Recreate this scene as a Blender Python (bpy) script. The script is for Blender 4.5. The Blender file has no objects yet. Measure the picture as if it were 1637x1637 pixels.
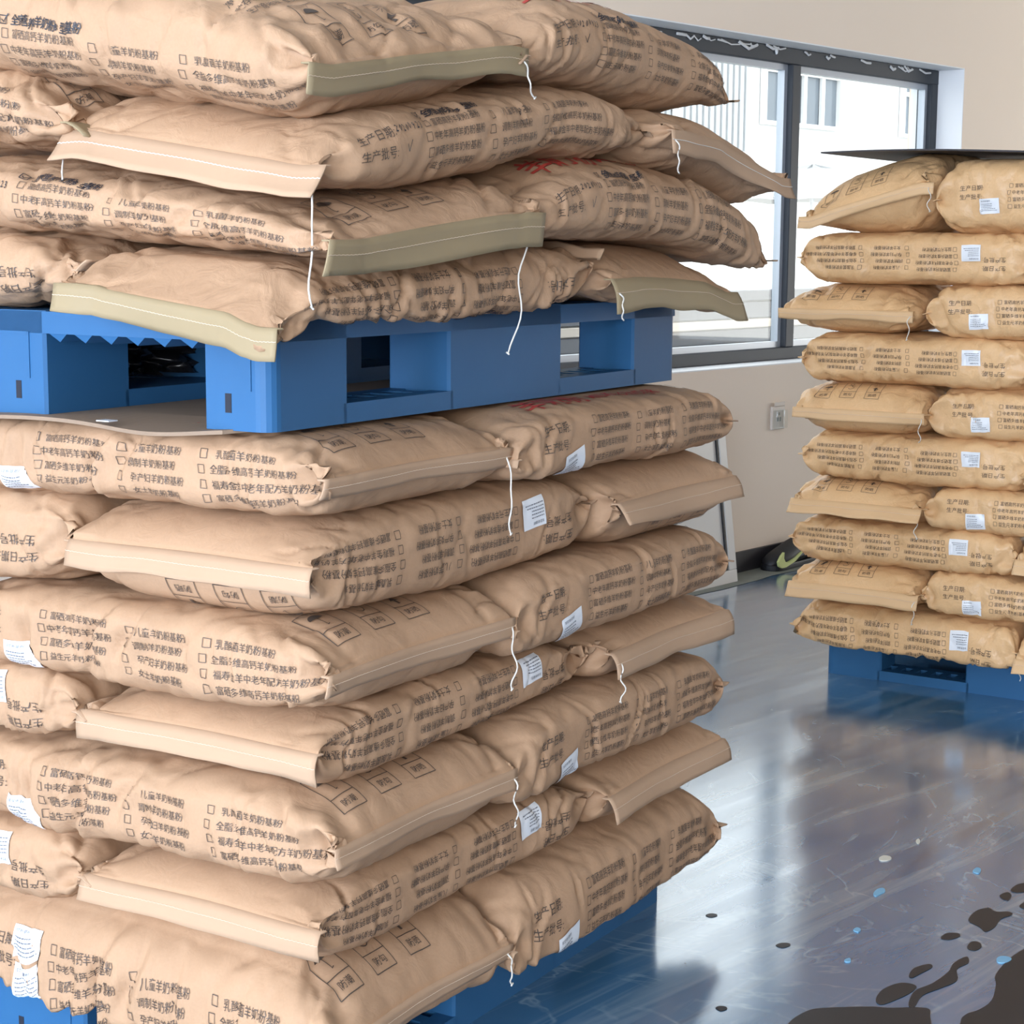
import bpy, bmesh, math, random
import numpy as np
from mathutils import Vector, Matrix, Euler

# ------------------------------------------------------------------ camera, world, light, exposure
scn = bpy.context.scene
COL = scn.collection
scn.view_settings.view_transform = 'Standard'
scn.view_settings.look = 'None'
scn.view_settings.gamma = 1.0
scn.view_settings.use_curve_mapping = False
scn.view_settings.exposure = 0.0

F_PX, PITCH, ROLL, CAM_H = 2920.0, .1467, .0064, 1.1693
cam = bpy.data.cameras.new('camera'); cam_o = bpy.data.objects.new('camera', cam); COL.objects.link(cam_o)
cam.sensor_width = 36; cam.lens = F_PX / 1637 * 36; cam.clip_start = .05; cam.clip_end = 300
fwd = Vector((0, math.cos(PITCH), -math.sin(PITCH))); upv = Vector((0, math.sin(PITCH), math.cos(PITCH)))
R3 = Matrix((Vector((1, 0, 0)), upv, -fwd)).transposed()
cam_o.matrix_world = Matrix.Translation((0, 0, CAM_H)) @ (R3 @ Matrix.Rotation(ROLL, 3, 'Z')).to_4x4()
scn.camera = cam_o

world = bpy.data.worlds.new('overcast_sky'); scn.world = world; world.use_nodes = True
wn = world.node_tree.nodes; wl = world.node_tree.links
bg = wn['Background']; bg.inputs[0].default_value = (.93, .97, 1, 1); bg.inputs[1].default_value = 3.1

# room frame: the window wall runs along WD, outside is +WN
WA = np.array([.8203, 6.4774, 0]); WT = .71
WD = np.array([math.sin(WT), math.cos(WT), 0]); WN = np.array([-math.cos(WT), math.sin(WT), 0])
def W(s, d, z): return WA + WD * s + WN * d + np.array([0, 0, z])
S0, S1, D0, CEIL = -10.5, 5.0, -8.0, 3.1
WIN = (-4.6, 1.57, .735, 1.885)       # the window in view
DOOR = (-4.4, -.8, .3, 2.7)        # window band of the wall behind the camera: d range, z range

def area(name, loc, target, sx, sy, power, col=(1, 1, 1)):
    l = bpy.data.lights.new(name, 'AREA'); l.shape = 'RECTANGLE'; l.size = sx; l.size_y = sy; l.energy = power; l.color = col
    o = bpy.data.objects.new(name, l); COL.objects.link(o)
    o.location = Vector(loc); o.rotation_euler = (Vector(target) - Vector(loc)).to_track_quat('-Z', 'Y').to_euler(); return o
# daylight from the rear window, then two added fill lamps
area('daylight_rear_window', W(S0 + .15, -2.6, 1.5), W(S0 + 3, -2.6, 1.4), 3.4, 2.3, 480, (.80, .98, 1.25))
area('added_far_stack_fill', W(S0 + .15, -6.2, 1.7), W(-1.2, -1.2, .9), 2.2, 2.0, 270, (.92, .98, 1.06))  # added lamp brightening the far stack, with an opening cut for it
area('added_window_wall_fill', W(S1 - .15, -2.4, 1.1), W(S1 - 3, -1.6, .8), 2.4, 1.1, 52, (1, .96, .88))  # added lamp brightening the window wall; its opening is made up too

# ------------------------------------------------------------------ materials
def newmat(name):
    m = bpy.data.materials.new(name); m.use_nodes = True
    return m, m.node_tree.nodes, m.node_tree.links, m.node_tree.nodes['Principled BSDF']
def srgb(r, g, b):
    f = lambda c: (c / 255 / 12.92) if c / 255 <= .04045 else ((c / 255 + .055) / 1.055) ** 2.4
    return (f(r), f(g), f(b), 1)
def mat(name, col, rough=.6, metal=0, var=.0, scale=8, bump=0, bscale=40, spec=.5, trans=0, coat=0, bdist=.002):
    m, n, l, b = newmat(name)
    b.inputs['Base Color'].default_value = col; b.inputs['Roughness'].default_value = rough; b.inputs['Metallic'].default_value = metal
    b.inputs['Specular IOR Level'].default_value = spec; b.inputs['Transmission Weight'].default_value = trans
    b.inputs['Coat Weight'].default_value = coat
    tc = n.new('ShaderNodeTexCoord')
    if var > 0:
        no = n.new('ShaderNodeTexNoise'); no.inputs['Scale'].default_value = scale; no.inputs['Detail'].default_value = 5
        l.new(tc.outputs['Object'], no.inputs['Vector'])
        mx = n.new('ShaderNodeMix'); mx.data_type = 'RGBA'
        mx.inputs[6].default_value = tuple(c * (1 - var) for c in col[:3]) + (1,); mx.inputs[7].default_value = tuple(min(1, c * (1 + var)) for c in col[:3]) + (1,)
        l.new(no.outputs[0], mx.inputs[0]); l.new(mx.outputs[2], b.inputs['Base Color'])
    if bump > 0:
        n2 = n.new('ShaderNodeTexNoise'); n2.inputs['Scale'].default_value = bscale; n2.inputs['Detail'].default_value = 6
        l.new(tc.outputs['Object'], n2.inputs['Vector'])
        bp = n.new('ShaderNodeBump'); bp.inputs['Strength'].default_value = bump; bp.inputs['Distance'].default_value = bdist
        l.new(n2.outputs[0], bp.inputs['Height']); l.new(bp.outputs[0], b.inputs['Normal'])
    return m
def kraft(name, col, rough, bump, facet):
    m, n, l, b = newmat(name)
    tc = n.new('ShaderNodeTexCoord')
    no = n.new('ShaderNodeTexNoise'); no.inputs['Scale'].default_value = 5; no.inputs['Detail'].default_value = 6
    l.new(tc.outputs['Object'], no.inputs['Vector'])
    fib = n.new('ShaderNodeTexNoise'); fib.inputs['Scale'].default_value = 260; fib.inputs['Detail'].default_value = 3
    l.new(tc.outputs['Object'], fib.inputs['Vector'])
    mx = n.new('ShaderNodeMix'); mx.data_type = 'RGBA'
    mx.inputs[6].default_value = tuple(c * .9 for c in col[:3]) + (1,); mx.inputs[7].default_value = tuple(min(1, c * 1.1) for c in col[:3]) + (1,)
    l.new(no.outputs[0], mx.inputs[0])
    mx2 = n.new('ShaderNodeMix'); mx2.data_type = 'RGBA'; mx2.blend_type = 'MULTIPLY'; mx2.inputs[0].default_value = .12
    l.new(mx.outputs[2], mx2.inputs[6]); l.new(fib.outputs[0], mx2.inputs[7]); l.new(mx2.outputs[2], b.inputs['Base Color'])
    b.inputs['Roughness'].default_value = rough; b.inputs['Specular IOR Level'].default_value = .18 if rough > .5 else .4
    w = n.new('ShaderNodeTexNoise'); w.inputs['Scale'].default_value = 22; w.inputs['Detail'].default_value = 5; w.inputs['Distortion'].default_value = .8
    l.new(tc.outputs['Object'], w.inputs['Vector'])
    bp = n.new('ShaderNodeBump'); bp.inputs['Strength'].default_value = bump; bp.inputs['Distance'].default_value = .006
    vo = n.new('ShaderNodeTexVoronoi'); vo.feature = 'F1'; vo.distance = 'EUCLIDEAN'; vo.inputs['Scale'].default_value = 13
    dv = n.new('ShaderNodeMix'); dv.data_type = 'VECTOR'; dv.inputs[0].default_value = .12; l.new(tc.outputs['Object'], dv.inputs[4]); l.new(w.outputs['Color'], dv.inputs[5]); l.new(dv.outputs[1], vo.inputs['Vector'])
    ad = n.new('ShaderNodeMath'); ad.operation = 'MULTIPLY_ADD'; ad.inputs[1].default_value = facet; l.new(vo.outputs['Distance'], ad.inputs[0]); l.new(w.outputs[0], ad.inputs[2])
    l.new(ad.outputs[0], bp.inputs['Height'])
    rg = n.new('ShaderNodeTexNoise'); rg.noise_type = 'RIDGED_MULTIFRACTAL'; rg.inputs['Scale'].default_value = 9; rg.inputs['Detail'].default_value = 3; rg.inputs['Distortion'].default_value = .5
    l.new(tc.outputs['Object'], rg.inputs['Vector'])
    bpr = n.new('ShaderNodeBump'); bpr.inputs['Strength'].default_value = min(1, .25 + bump); bpr.inputs['Distance'].default_value = -.0045
    l.new(rg.outputs[0], bpr.inputs['Height']); l.new(bp.outputs[0], bpr.inputs['Normal']); bp = bpr
    bp2 = n.new('ShaderNodeBump'); bp2.inputs['Strength'].default_value = .15; bp2.inputs['Distance'].default_value = .0006
    l.new(fib.outputs[0], bp2.inputs['Height']); l.new(bp.outputs[0], bp2.inputs['Normal']); l.new(bp2.outputs[0], b.inputs['Normal'])
    return m
M = {}
M['kraft'] = kraft('kraft_paper', srgb(180, 145, 115), .62, .4, .12)
M['kraft_gloss'] = kraft('kraft_paper_smooth', srgb(224, 182, 134), .36, .8, .3)
M['kraft_crumple'] = kraft('kraft_paper_crumpled', srgb(180, 145, 115), .6, .6, .3)
M['flap'] = mat('seam_paper', srgb(178, 147, 120), .7, spec=.2, var=.06, bump=.3, bscale=30)
M['flap_gloss'] = mat('seam_paper_smooth', srgb(214, 176, 132), .5, var=.05)
M['tape'] = mat('seam_tape', srgb(150, 132, 102), .6, spec=.25, var=.08, bump=.25, bscale=30)
M['ink'] = mat('print_ink', srgb(80, 67, 58), .6)
M['red_ink'] = mat('red_print_ink', srgb(178, 62, 52), .6)
M['marker'] = mat('marker_ink', srgb(34, 34, 42), .5)
M['thread'] = mat('white_thread', srgb(226, 220, 210), .7)
M['thread_k'] = mat('tan_thread', srgb(222, 200, 176), .7)
M['sticker'] = mat('label_paper', srgb(226, 228, 232), .35, var=.03)
M['stickink'] = mat('label_ink', srgb(110, 112, 120), .6)
M['blue'] = mat('blue_plastic', srgb(42, 92, 136), .5, spec=.3, var=.14, scale=6, bump=.15, bscale=60, bdist=.001)
M['dark_slot'] = mat('slot_inside', srgb(18, 24, 40), .7)
M['card'] = mat('cardboard', srgb(140, 118, 98), .8, var=.06)
M['lid'] = mat('dark_board', srgb(44, 40, 44), .55, var=.08)
M['wall'] = mat('painted_wall', srgb(238, 221, 203), .75, var=.02, scale=2, bump=.1, bscale=90, bdist=.001)
M['reveal'] = mat('white_reveal', srgb(235, 236, 238), .6)
M['ceil'] = mat('ceiling_paint', srgb(228, 224, 218), .8)
M['base'] = mat('dark_baseboard', srgb(46, 44, 48), .5, var=.15, scale=12)
M['kerb'] = mat('bare_concrete', srgb(128, 132, 124), .7, var=.15, scale=14)
M['frame'] = mat('grey_aluminium', srgb(56, 60, 66), .5, spec=.3)
M['frame_l'] = mat('light_aluminium', srgb(178, 184, 192), .35, metal=.3)
M['caulk'] = mat('white_caulk', srgb(222, 222, 222), .6)
M['whiteframe'] = mat('white_aluminium', srgb(214, 210, 204), .4)
M['gasket'] = mat('black_gasket', srgb(28, 28, 32), .6)
M['rubber'] = mat('black_rubber', srgb(26, 27, 32), .55)
M['lime'] = mat('lime_fabric', srgb(206, 212, 140), .6)
M['fac'] = mat('white_facade', srgb(240, 240, 240), .8)
M['fwin'] = mat('facade_glass', srgb(112, 122, 132), .15, var=.15, scale=.7)
M['fyel'] = mat('yellow_panel', srgb(196, 196, 70), .6)
M['shed'] = mat('grey_sheet_metal', srgb(190, 193, 196), .5, var=.1)
M['siding'] = mat('blue_white_siding', srgb(100, 110, 124), .5, var=.08)
M['yard'] = mat('concrete_yard', srgb(170, 170, 166), .9, var=.05)
M['parasol'] = mat('grey_canvas', srgb(150, 152, 154), .8)
M['plastic_w'] = mat('white_plastic', srgb(214, 202, 190), .5)
M['stain'] = mat('dark_wet_stain', srgb(26, 26, 32), .45, var=.15, scale=20)
M['flake'] = mat('pale_flake', srgb(205, 200, 186), .7)
M['flake_b'] = mat('pale_blue_flake', srgb(120, 170, 200), .6)
M['blackfilm'] = mat('black_film', srgb(30, 30, 34), .22)

def glass_mat():
    m, n, l, b = newmat('window_glass')
    n.remove(b); out = n['Material Output']
    t = n.new('ShaderNodeBsdfTransparent'); g = n.new('ShaderNodeBsdfGlossy'); g.inputs['Roughness'].default_value = .02
    mx = n.new("ShaderNodeMixShader"); mx.inputs[0].default_value = .04; l.new(t.outputs[0], mx.inputs[1]); l.new(g.outputs[0], mx.inputs[2])
    l.new(mx.outputs[0], out.inputs['Surface']); t.inputs[0].default_value = (.95, .97, .97, 1)
    return m
M['glass'] = glass_mat()

def floor_mat():
    m, n, l, b = newmat('blue_epoxy_floor')
    tc = n.new('ShaderNodeTexCoord')
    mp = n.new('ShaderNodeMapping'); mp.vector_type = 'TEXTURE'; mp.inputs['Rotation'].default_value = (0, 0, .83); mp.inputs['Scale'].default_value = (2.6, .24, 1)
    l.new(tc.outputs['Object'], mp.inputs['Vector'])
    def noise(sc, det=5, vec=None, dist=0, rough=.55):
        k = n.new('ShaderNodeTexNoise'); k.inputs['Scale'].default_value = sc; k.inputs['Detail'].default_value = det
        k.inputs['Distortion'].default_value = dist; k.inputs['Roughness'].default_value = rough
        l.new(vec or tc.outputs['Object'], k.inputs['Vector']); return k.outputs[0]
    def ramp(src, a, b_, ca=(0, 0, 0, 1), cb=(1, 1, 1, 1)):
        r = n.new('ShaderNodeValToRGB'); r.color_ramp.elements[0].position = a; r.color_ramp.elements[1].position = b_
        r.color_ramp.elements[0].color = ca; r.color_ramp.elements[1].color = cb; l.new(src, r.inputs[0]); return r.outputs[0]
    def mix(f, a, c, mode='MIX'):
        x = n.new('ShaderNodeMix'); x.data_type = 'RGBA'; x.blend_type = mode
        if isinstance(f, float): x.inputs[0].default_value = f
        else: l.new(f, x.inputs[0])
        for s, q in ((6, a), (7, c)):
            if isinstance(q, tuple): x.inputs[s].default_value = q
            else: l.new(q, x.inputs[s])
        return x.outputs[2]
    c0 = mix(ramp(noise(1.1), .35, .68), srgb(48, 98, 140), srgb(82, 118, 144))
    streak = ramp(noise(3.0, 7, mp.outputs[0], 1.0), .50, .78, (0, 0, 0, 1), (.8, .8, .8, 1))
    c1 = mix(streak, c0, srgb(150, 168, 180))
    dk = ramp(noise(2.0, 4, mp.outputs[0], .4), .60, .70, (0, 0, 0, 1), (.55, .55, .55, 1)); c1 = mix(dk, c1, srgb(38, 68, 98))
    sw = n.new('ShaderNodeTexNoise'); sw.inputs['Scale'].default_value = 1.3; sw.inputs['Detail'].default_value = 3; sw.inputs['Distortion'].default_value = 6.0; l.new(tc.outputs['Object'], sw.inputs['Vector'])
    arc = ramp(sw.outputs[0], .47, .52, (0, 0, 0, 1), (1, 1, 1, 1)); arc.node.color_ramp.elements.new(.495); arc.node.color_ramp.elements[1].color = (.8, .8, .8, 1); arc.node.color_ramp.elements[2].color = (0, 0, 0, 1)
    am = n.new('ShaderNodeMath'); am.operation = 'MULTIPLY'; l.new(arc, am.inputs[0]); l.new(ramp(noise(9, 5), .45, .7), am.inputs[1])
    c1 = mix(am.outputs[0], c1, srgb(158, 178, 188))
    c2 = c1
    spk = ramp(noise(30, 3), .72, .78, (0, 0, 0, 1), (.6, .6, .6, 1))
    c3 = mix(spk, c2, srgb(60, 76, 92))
    l.new(c3, b.inputs['Base Color'])
    r = ramp(noise(2.4, 6, mp.outputs[0], .8), .3, .75, (.10, .10, .10, 1), (.30, .30, .30, 1)); l.new(r, b.inputs['Roughness'])
    b.inputs['Specular IOR Level'].default_value = .9; b.inputs['Coat Weight'].default_value = 1.0; b.inputs['Coat Roughness'].default_value = .13
    bp = n.new('ShaderNodeBump'); bp.inputs['Strength'].default_value = .05; bp.inputs['Distance'].default_value = .004
    l.new(noise(5, 6, mp.outputs[0], 1), bp.inputs['Height']); l.new(bp.outputs[0], b.inputs['Normal'])
    return m
M['floor'] = floor_mat()

# ------------------------------------------------------------------ helpers
def link(name, me, m=None, parent=None, smooth=False, loc=None):
    o = bpy.data.objects.new(name, me); COL.objects.link(o)
    if m is not None and not me.materials: me.materials.append(m)
    if parent is not None: o.parent = parent
    if loc is not None: o.location = loc
    if smooth: me.polygons.foreach_set('use_smooth', [True] * len(me.polygons))
    return o
def empty(name, loc, label, cat, group=None):
    o = bpy.data.objects.new(name, None); COL.objects.link(o); o.location = Vector(loc); o.empty_display_size = .05
    tag(o, label, cat, group); return o
def tag(o, label=None, cat=None, group=None, kind=None):
    if label: o['label'] = label
    if cat: o['category'] = cat
    if group: o['group'] = group
    if kind: o['kind'] = kind
    return o
def mesh_py(name, vs, fs):
    me = bpy.data.meshes.new(name); me.from_pydata([tuple(map(float, v)) for v in vs], [], fs); me.update(); return me
def mesh_np(name, V, T, k=3):
    """fast mesh from numpy verts and k-gon faces"""
    me = bpy.data.meshes.new(name); V = np.ascontiguousarray(V, np.float32); T = np.ascontiguousarray(T, np.int32)
    me.vertices.add(len(V)); me.vertices.foreach_set('co', V.ravel())
    me.loops.add(T.size); me.loops.foreach_set('vertex_index', T.ravel())
    me.polygons.add(len(T)); me.polygons.foreach_set('loop_start', np.arange(0, T.size, k, dtype=np.int32))
    me.update(calc_edges=True); me.validate(); return me
class MB:
    """boxes and tubes gathered in a world frame (origin O, axes A, B, Z)"""
    def __init__(s, O=(0, 0, 0), A=(1, 0, 0), B=(0, 1, 0)):
        s.O = np.array(O, float); s.A = np.array(A, float); s.B = np.array(B, float); s.v = []; s.f = []
    def P(s, a, b, z): return s.O + s.A * a + s.B * b + np.array([0, 0, z])
    def box(s, a0, a1, b0, b1, z0, z1):
        i = len(s.v)
        for z in (z0, z1):
            for a, b in ((a0, b0), (a1, b0), (a1, b1), (a0, b1)): s.v.append(s.P(a, b, z))
        flip = np.cross(s.A, s.B)[2] < 0
        fs = [(0, 3, 2, 1), (4, 5, 6, 7), (0, 1, 5, 4), (1, 2, 6, 5), (2, 3, 7, 6), (3, 0, 4, 7)]
        for q in fs: s.f.append(tuple(i + k for k in (q[::-1] if flip else q)))
        return s
    def prism(s, pts, z0, z1):
        i = len(s.v); n = len(pts)
        for z in (z0, z1):
            for a, b in pts: s.v.append(s.P(a, b, z))
        s.f.append(tuple(i + k for k in reversed(range(n)))); s.f.append(tuple(i + n + k for k in range(n)))
        for k in range(n): s.f.append((i + k, i + (k + 1) % n, i + n + (k + 1) % n, i + n + k))
        return s
    def build(s, name, m, parent=None, bevel=0, seg=2, smooth=False, origin=None):
        v = s.v
        base = np.array(parent.location) if (parent is not None) else np.zeros(3)
        if parent is not None and parent.parent is not None: base = base + np.array(parent.parent.location)
        v = [np.array(q) - base for q in v]
        me = mesh_py(name, v, s.f)
        bm = bmesh.new(); bm.from_mesh(me); bmesh.ops.recalc_face_normals(bm, faces=bm.faces)
        if bevel: bmesh.ops.bevel(bm, geom=bm.edges[:], offset=bevel, segments=seg, affect='EDGES', profile=.5)
        bm.to_mesh(me); bm.free()
        return link(name, me, m, parent, smooth)
def tube(pts, r, n=6, closed=False):
    pts = [np.array(p, float) for p in pts]; V = []; Fc = []; up = np.array([.3, .2, .93])
    for i, p in enumerate(pts):
        a = pts[max(i - 1, 0)]; b = pts[min(i + 1, len(pts) - 1)]; t = b - a; t /= np.linalg.norm(t) + 1e-9
        s = np.cross(t, up); s /= np.linalg.norm(s) + 1e-9; q = np.cross(s, t)
        for k in range(n):
            w = 2 * math.pi * k / n; V.append(p + r * (math.cos(w) * s + math.sin(w) * q))
    for i in range(len(pts) - 1):
        for k in range(n):
            Fc.append((i * n + k, i * n + (k + 1) % n, (i + 1) * n + (k + 1) % n, (i + 1) * n + k))
    Fc.append(tuple(range(n))[::-1]); Fc.append(tuple((len(pts) - 1) * n + k for k in range(n)))
    return V, Fc

# ------------------------------------------------------------------ print (real lettering, turned to flat triangles)
_tc = {}
def glyphs(txt, size, bold=0.0, shear=0.0):
    key = (txt, size, bold, shear)
    if key in _tc: return _tc[key]
    cu = bpy.data.curves.new('t', 'FONT'); cu.body = txt; cu.size = size; cu.resolution_u = 1; cu.offset = bold; cu.shear = shear
    o = bpy.data.objects.new('t', cu); COL.objects.link(o); bpy.context.view_layer.update()
    dg = bpy.context.evaluated_depsgraph_get(); ev = o.evaluated_get(dg); me = ev.to_mesh(); me.calc_loop_triangles()
    V = np.zeros(len(me.vertices) * 3, np.float32); me.vertices.foreach_get('co', V); V = V.reshape(-1, 3)[:, :2].astype(float)
    T = np.zeros(len(me.loop_triangles) * 3, np.int32); me.loop_triangles.foreach_get('vertices', T); T = T.reshape(-1, 3)
    ev.to_mesh_clear(); bpy.data.objects.remove(o); bpy.data.curves.remove(cu)
    _tc[key] = (V, T); return V, T
class Print:
    def __init__(s): s.V = []; s.T = []; s.n = 0
    def add(s, V, T): s.V.append(np.asarray(V, float)); s.T.append(np.asarray(T, int) + s.n); s.n += len(V); return s
    def text(s, txt, x, y, size, sx=1.0, bold=0, shear=0, rot=0):
        V, T = glyphs(txt, size, bold, shear); V = V * [sx, 1]
        if rot: c, q = math.cos(rot), math.sin(rot); V = V @ np.array([[c, q], [-q, c]])
        return s.add(V + [x, y], T)
    def bar(s, x0, y0, x1, y1, w):
        d = np.array([x1 - x0, y1 - y0]); L = np.linalg.norm(d); d /= L; q = np.array([-d[1], d[0]]) * w / 2; n = max(1, int(L / .008))
        V = []; T = []
        for i in range(n + 1):
            p = np.array([x0, y0]) + d * L * i / n; V += [p - q, p + q]
            if i < n: k = 2 * i; T += [(k, k + 2, k + 1), (k + 1, k + 2, k + 3)]
        return s.add(V, T)
    def rect(s, x0, y0, x1, y1, w):
        s.bar(x0, y0, x1, y0, w); s.bar(x1, y0, x1, y1, w); s.bar(x1, y1, x0, y1, w); return s.bar(x0, y1, x0, y0, w)
    def get(s):
        V, T = np.concatenate(s.V), np.concatenate(s.T)
        bm = bmesh.new(); vs = [bm.verts.new((a, b, 0)) for a, b in V]
        for t in T:
            try: bm.faces.new([vs[k] for k in t])
            except ValueError: pass
        es = [e for e in bm.edges if e.calc_length() > .0048]
        bmesh.ops.subdivide_edges(bm, edges=es, cuts=1, use_grid_fill=False); bmesh.ops.triangulate(bm, faces=bm.faces)
        bm.verts.index_update(); V = np.array([v.co[:2] for v in bm.verts]); T = np.array([[v.index for v in f.verts] for f in bm.faces]); bm.free(); return V, T

COLS = [(.205, ['富硒高钙羊奶粉基粉', '中老年高钙羊奶粉基粉', '富硒多维羊奶粉基粉', '益生元羊奶粉基粉']),
        (.355, ['儿童羊奶粉基粉', '调制羊奶粉基粉', '孕产妇羊奶粉基粉', '女士羊奶粉基粉']),
        (.500, ['乳酸菌羊奶粉基粉', '全脂多维高钙羊奶粉基粉', '福寿金羊中老年配方羊奶粉基粉', '富硒多维高钙羊奶粉基粉'])]
def panel(cut=0.0):
    p = Print(); SZ = .0127; LH = .0195; y0 = .022
    p.text('生产日期:', .065, y0 - .002, .0165); p.text('生产批号:', .065, y0 - .027, .0165)
    for x, lines in COLS:
        for k, t in enumerate(lines):
            yy = y0 - k * LH + (.004 if x < .3 else 0); dx = .0025 * ((k * 7 + int(x * 100)) % 3)
            p.rect(x + dx, yy - .001, x + dx + .010, yy + .010, .0009)
            g = .0165 if x < .3 else (.026 if x < .45 else .022)
            p.text(t, x + dx + g - (.002 if k else 0), yy, SZ, sx=.93)
    return p.get()
def icons():
    p = Print(); ink = .0013
    for k, word in enumerate(('防潮', '防勾', '防晒')):
        x = -.150 + k * .078; y = .040; w, h = .046, .080
        p.rect(x, y, x + w, y + h, ink); p.bar(x, y + .028, x + w, y + .028, ink)
        p.text(word, x + .009, y + .009, .0135)
        cx, cy = x + w / 2, y + .058
        if k == 0:
            V = [(cx, cy)] + [(cx + .013 * math.cos(a), cy + .011 * math.sin(a)) for a in np.linspace(0, math.pi, 9)]
            p.add(V, [(0, i, i + 1) for i in range(1, 9)]); p.bar(cx, cy, cx + .001, cy - .02, .0012); p.bar(cx, cy - .02, cx + .005, cy - .018, .0012)
            for q in (-.006, 0, .006): p.bar(cx + q, cy + .013, cx + q * 1.6, cy + .019, .0008)
        elif k == 1:
            ps = [(cx - .004 + .006 * math.cos(a), cy + .012 + .006 * math.sin(a)) for a in np.linspace(0, 2 * math.pi, 9)]
            for a, b in zip(ps, ps[1:]): p.bar(*a, *b, .0014)
            p.bar(cx - .003, cy + .006, cx + .003, cy - .006, .0016)
            ps = [(cx - .001 + .009 * math.cos(a), cy - .008 + .010 * math.sin(a)) for a in np.linspace(-2.6, .2, 7)]
            for a, b in zip(ps, ps[1:]): p.bar(*a, *b, .0016)
            p.bar(cx - .012, cy + .003, cx + .010, cy + .001, .0013)
        else:
            for a in np.linspace(0, 2 * math.pi, 10)[:-1]:
                p.bar(cx + .004 * math.cos(a), cy + .010 + .004 * math.sin(a), cx + .013 * math.cos(a), cy + .010 + .011 * math.sin(a), .0009)
            p.add([(cx - .009, cy - .012), (cx + .009, cy - .012), (cx, cy - .002)], [(0, 1, 2)]); p.bar(cx, cy - .012, cx, cy - .022, .005)
    return p.get()
def handwriting(date=True, small=False):
    p = Print(); x0 = .205
    p.rect(x0, .042, x0 + .011, .053, .0013); p.bar(x0 + .002, .048, x0 + .005, .044, .0013); p.bar(x0 + .005, .044, x0 + .014, .056, .0013)
    x = x0 + .019; rnd = random.Random(5)
    for ch in '全家营养羊奶粉B型基粉':
        a = .0115 if ch == 'B' else .0155
        p.text(ch, x, .0415 + rnd.uniform(-.0015, .002), a, sx=.8, bold=.00028, shear=.25, rot=rnd.uniform(-.1, .1)); x += a * .72
    if date:
        x = .135
        for ch in '20200923':
            p.text(ch, x, .023 + rnd.uniform(-.001, .001), .013, sx=.75, bold=.0002, shear=.35, rot=rnd.uniform(-.12, .12)); x += .0078
        p.bar(.155, .008, .158, -.002, .0012); p.bar(.158, -.002, .166, .012, .0012)
    return p.get()
def red_print():
    p = Print(); p.text('羊奶粉', .10, -.04, .06, bold=.0006); p.text('MILK POWDER', .30, -.03, .034, shear=.2, bold=.0004); return p.get()
def top_print():
    p = Print()
    p.text('净含量:25kg', 0, 0, .014); p.text('贮存条件:阴凉干燥处', 0, -.018, .012); p.text('生产商地址  食品原料', 0, -.035, .012); return p.get()
def sticker_print(w, h):
    p = Print(); rnd = random.Random(3)
    p.text('羊奶粉基粉', w * .08, h * .80, h * .12); 
    for k in range(5):
        y = h * (.66 - .11 * k); x = w * .08
        while x < w * (.62 if k < 3 else .8):
            L = rnd.uniform(.0015, .005); p.bar(x, y, x + L, y, h * .035); x += L + .001
    return p.get()
PANEL, ICONS, HAND, HANDND, RED, TOPP = panel(), icons(), handwriting(), handwriting(False), red_print(), top_print()

# ------------------------------------------------------------------ numpy noise
def vnoise(x, y, seed):
    xi = np.floor(x).astype(np.int64); yi = np.floor(y).astype(np.int64); fx = x - xi; fy = y - yi
    fx = fx * fx * (3 - 2 * fx); fy = fy * fy * (3 - 2 * fy)
    def h(a, b):
        n = (a * 374761393 + b * 668265263 + seed * 362437) & 0xffffffff
        n = ((n ^ (n >> 13)) * 1274126177) & 0xffffffff; return ((n ^ (n >> 16)) & 0xffff) / 65535.0
    return (h(xi, yi) * (1 - fx) + h(xi + 1, yi) * fx) * (1 - fy) + (h(xi, yi + 1) * (1 - fx) + h(xi + 1, yi + 1) * fx) * fy
def ridge(x, y, seed, p=4): return (1 - np.abs(2 * vnoise(x, y, seed) - 1)) ** p
def sm(x, a, b): t = np.clip((x - a) / (b - a), 0, 1); return t * t * (3 - 2 * t)

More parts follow.
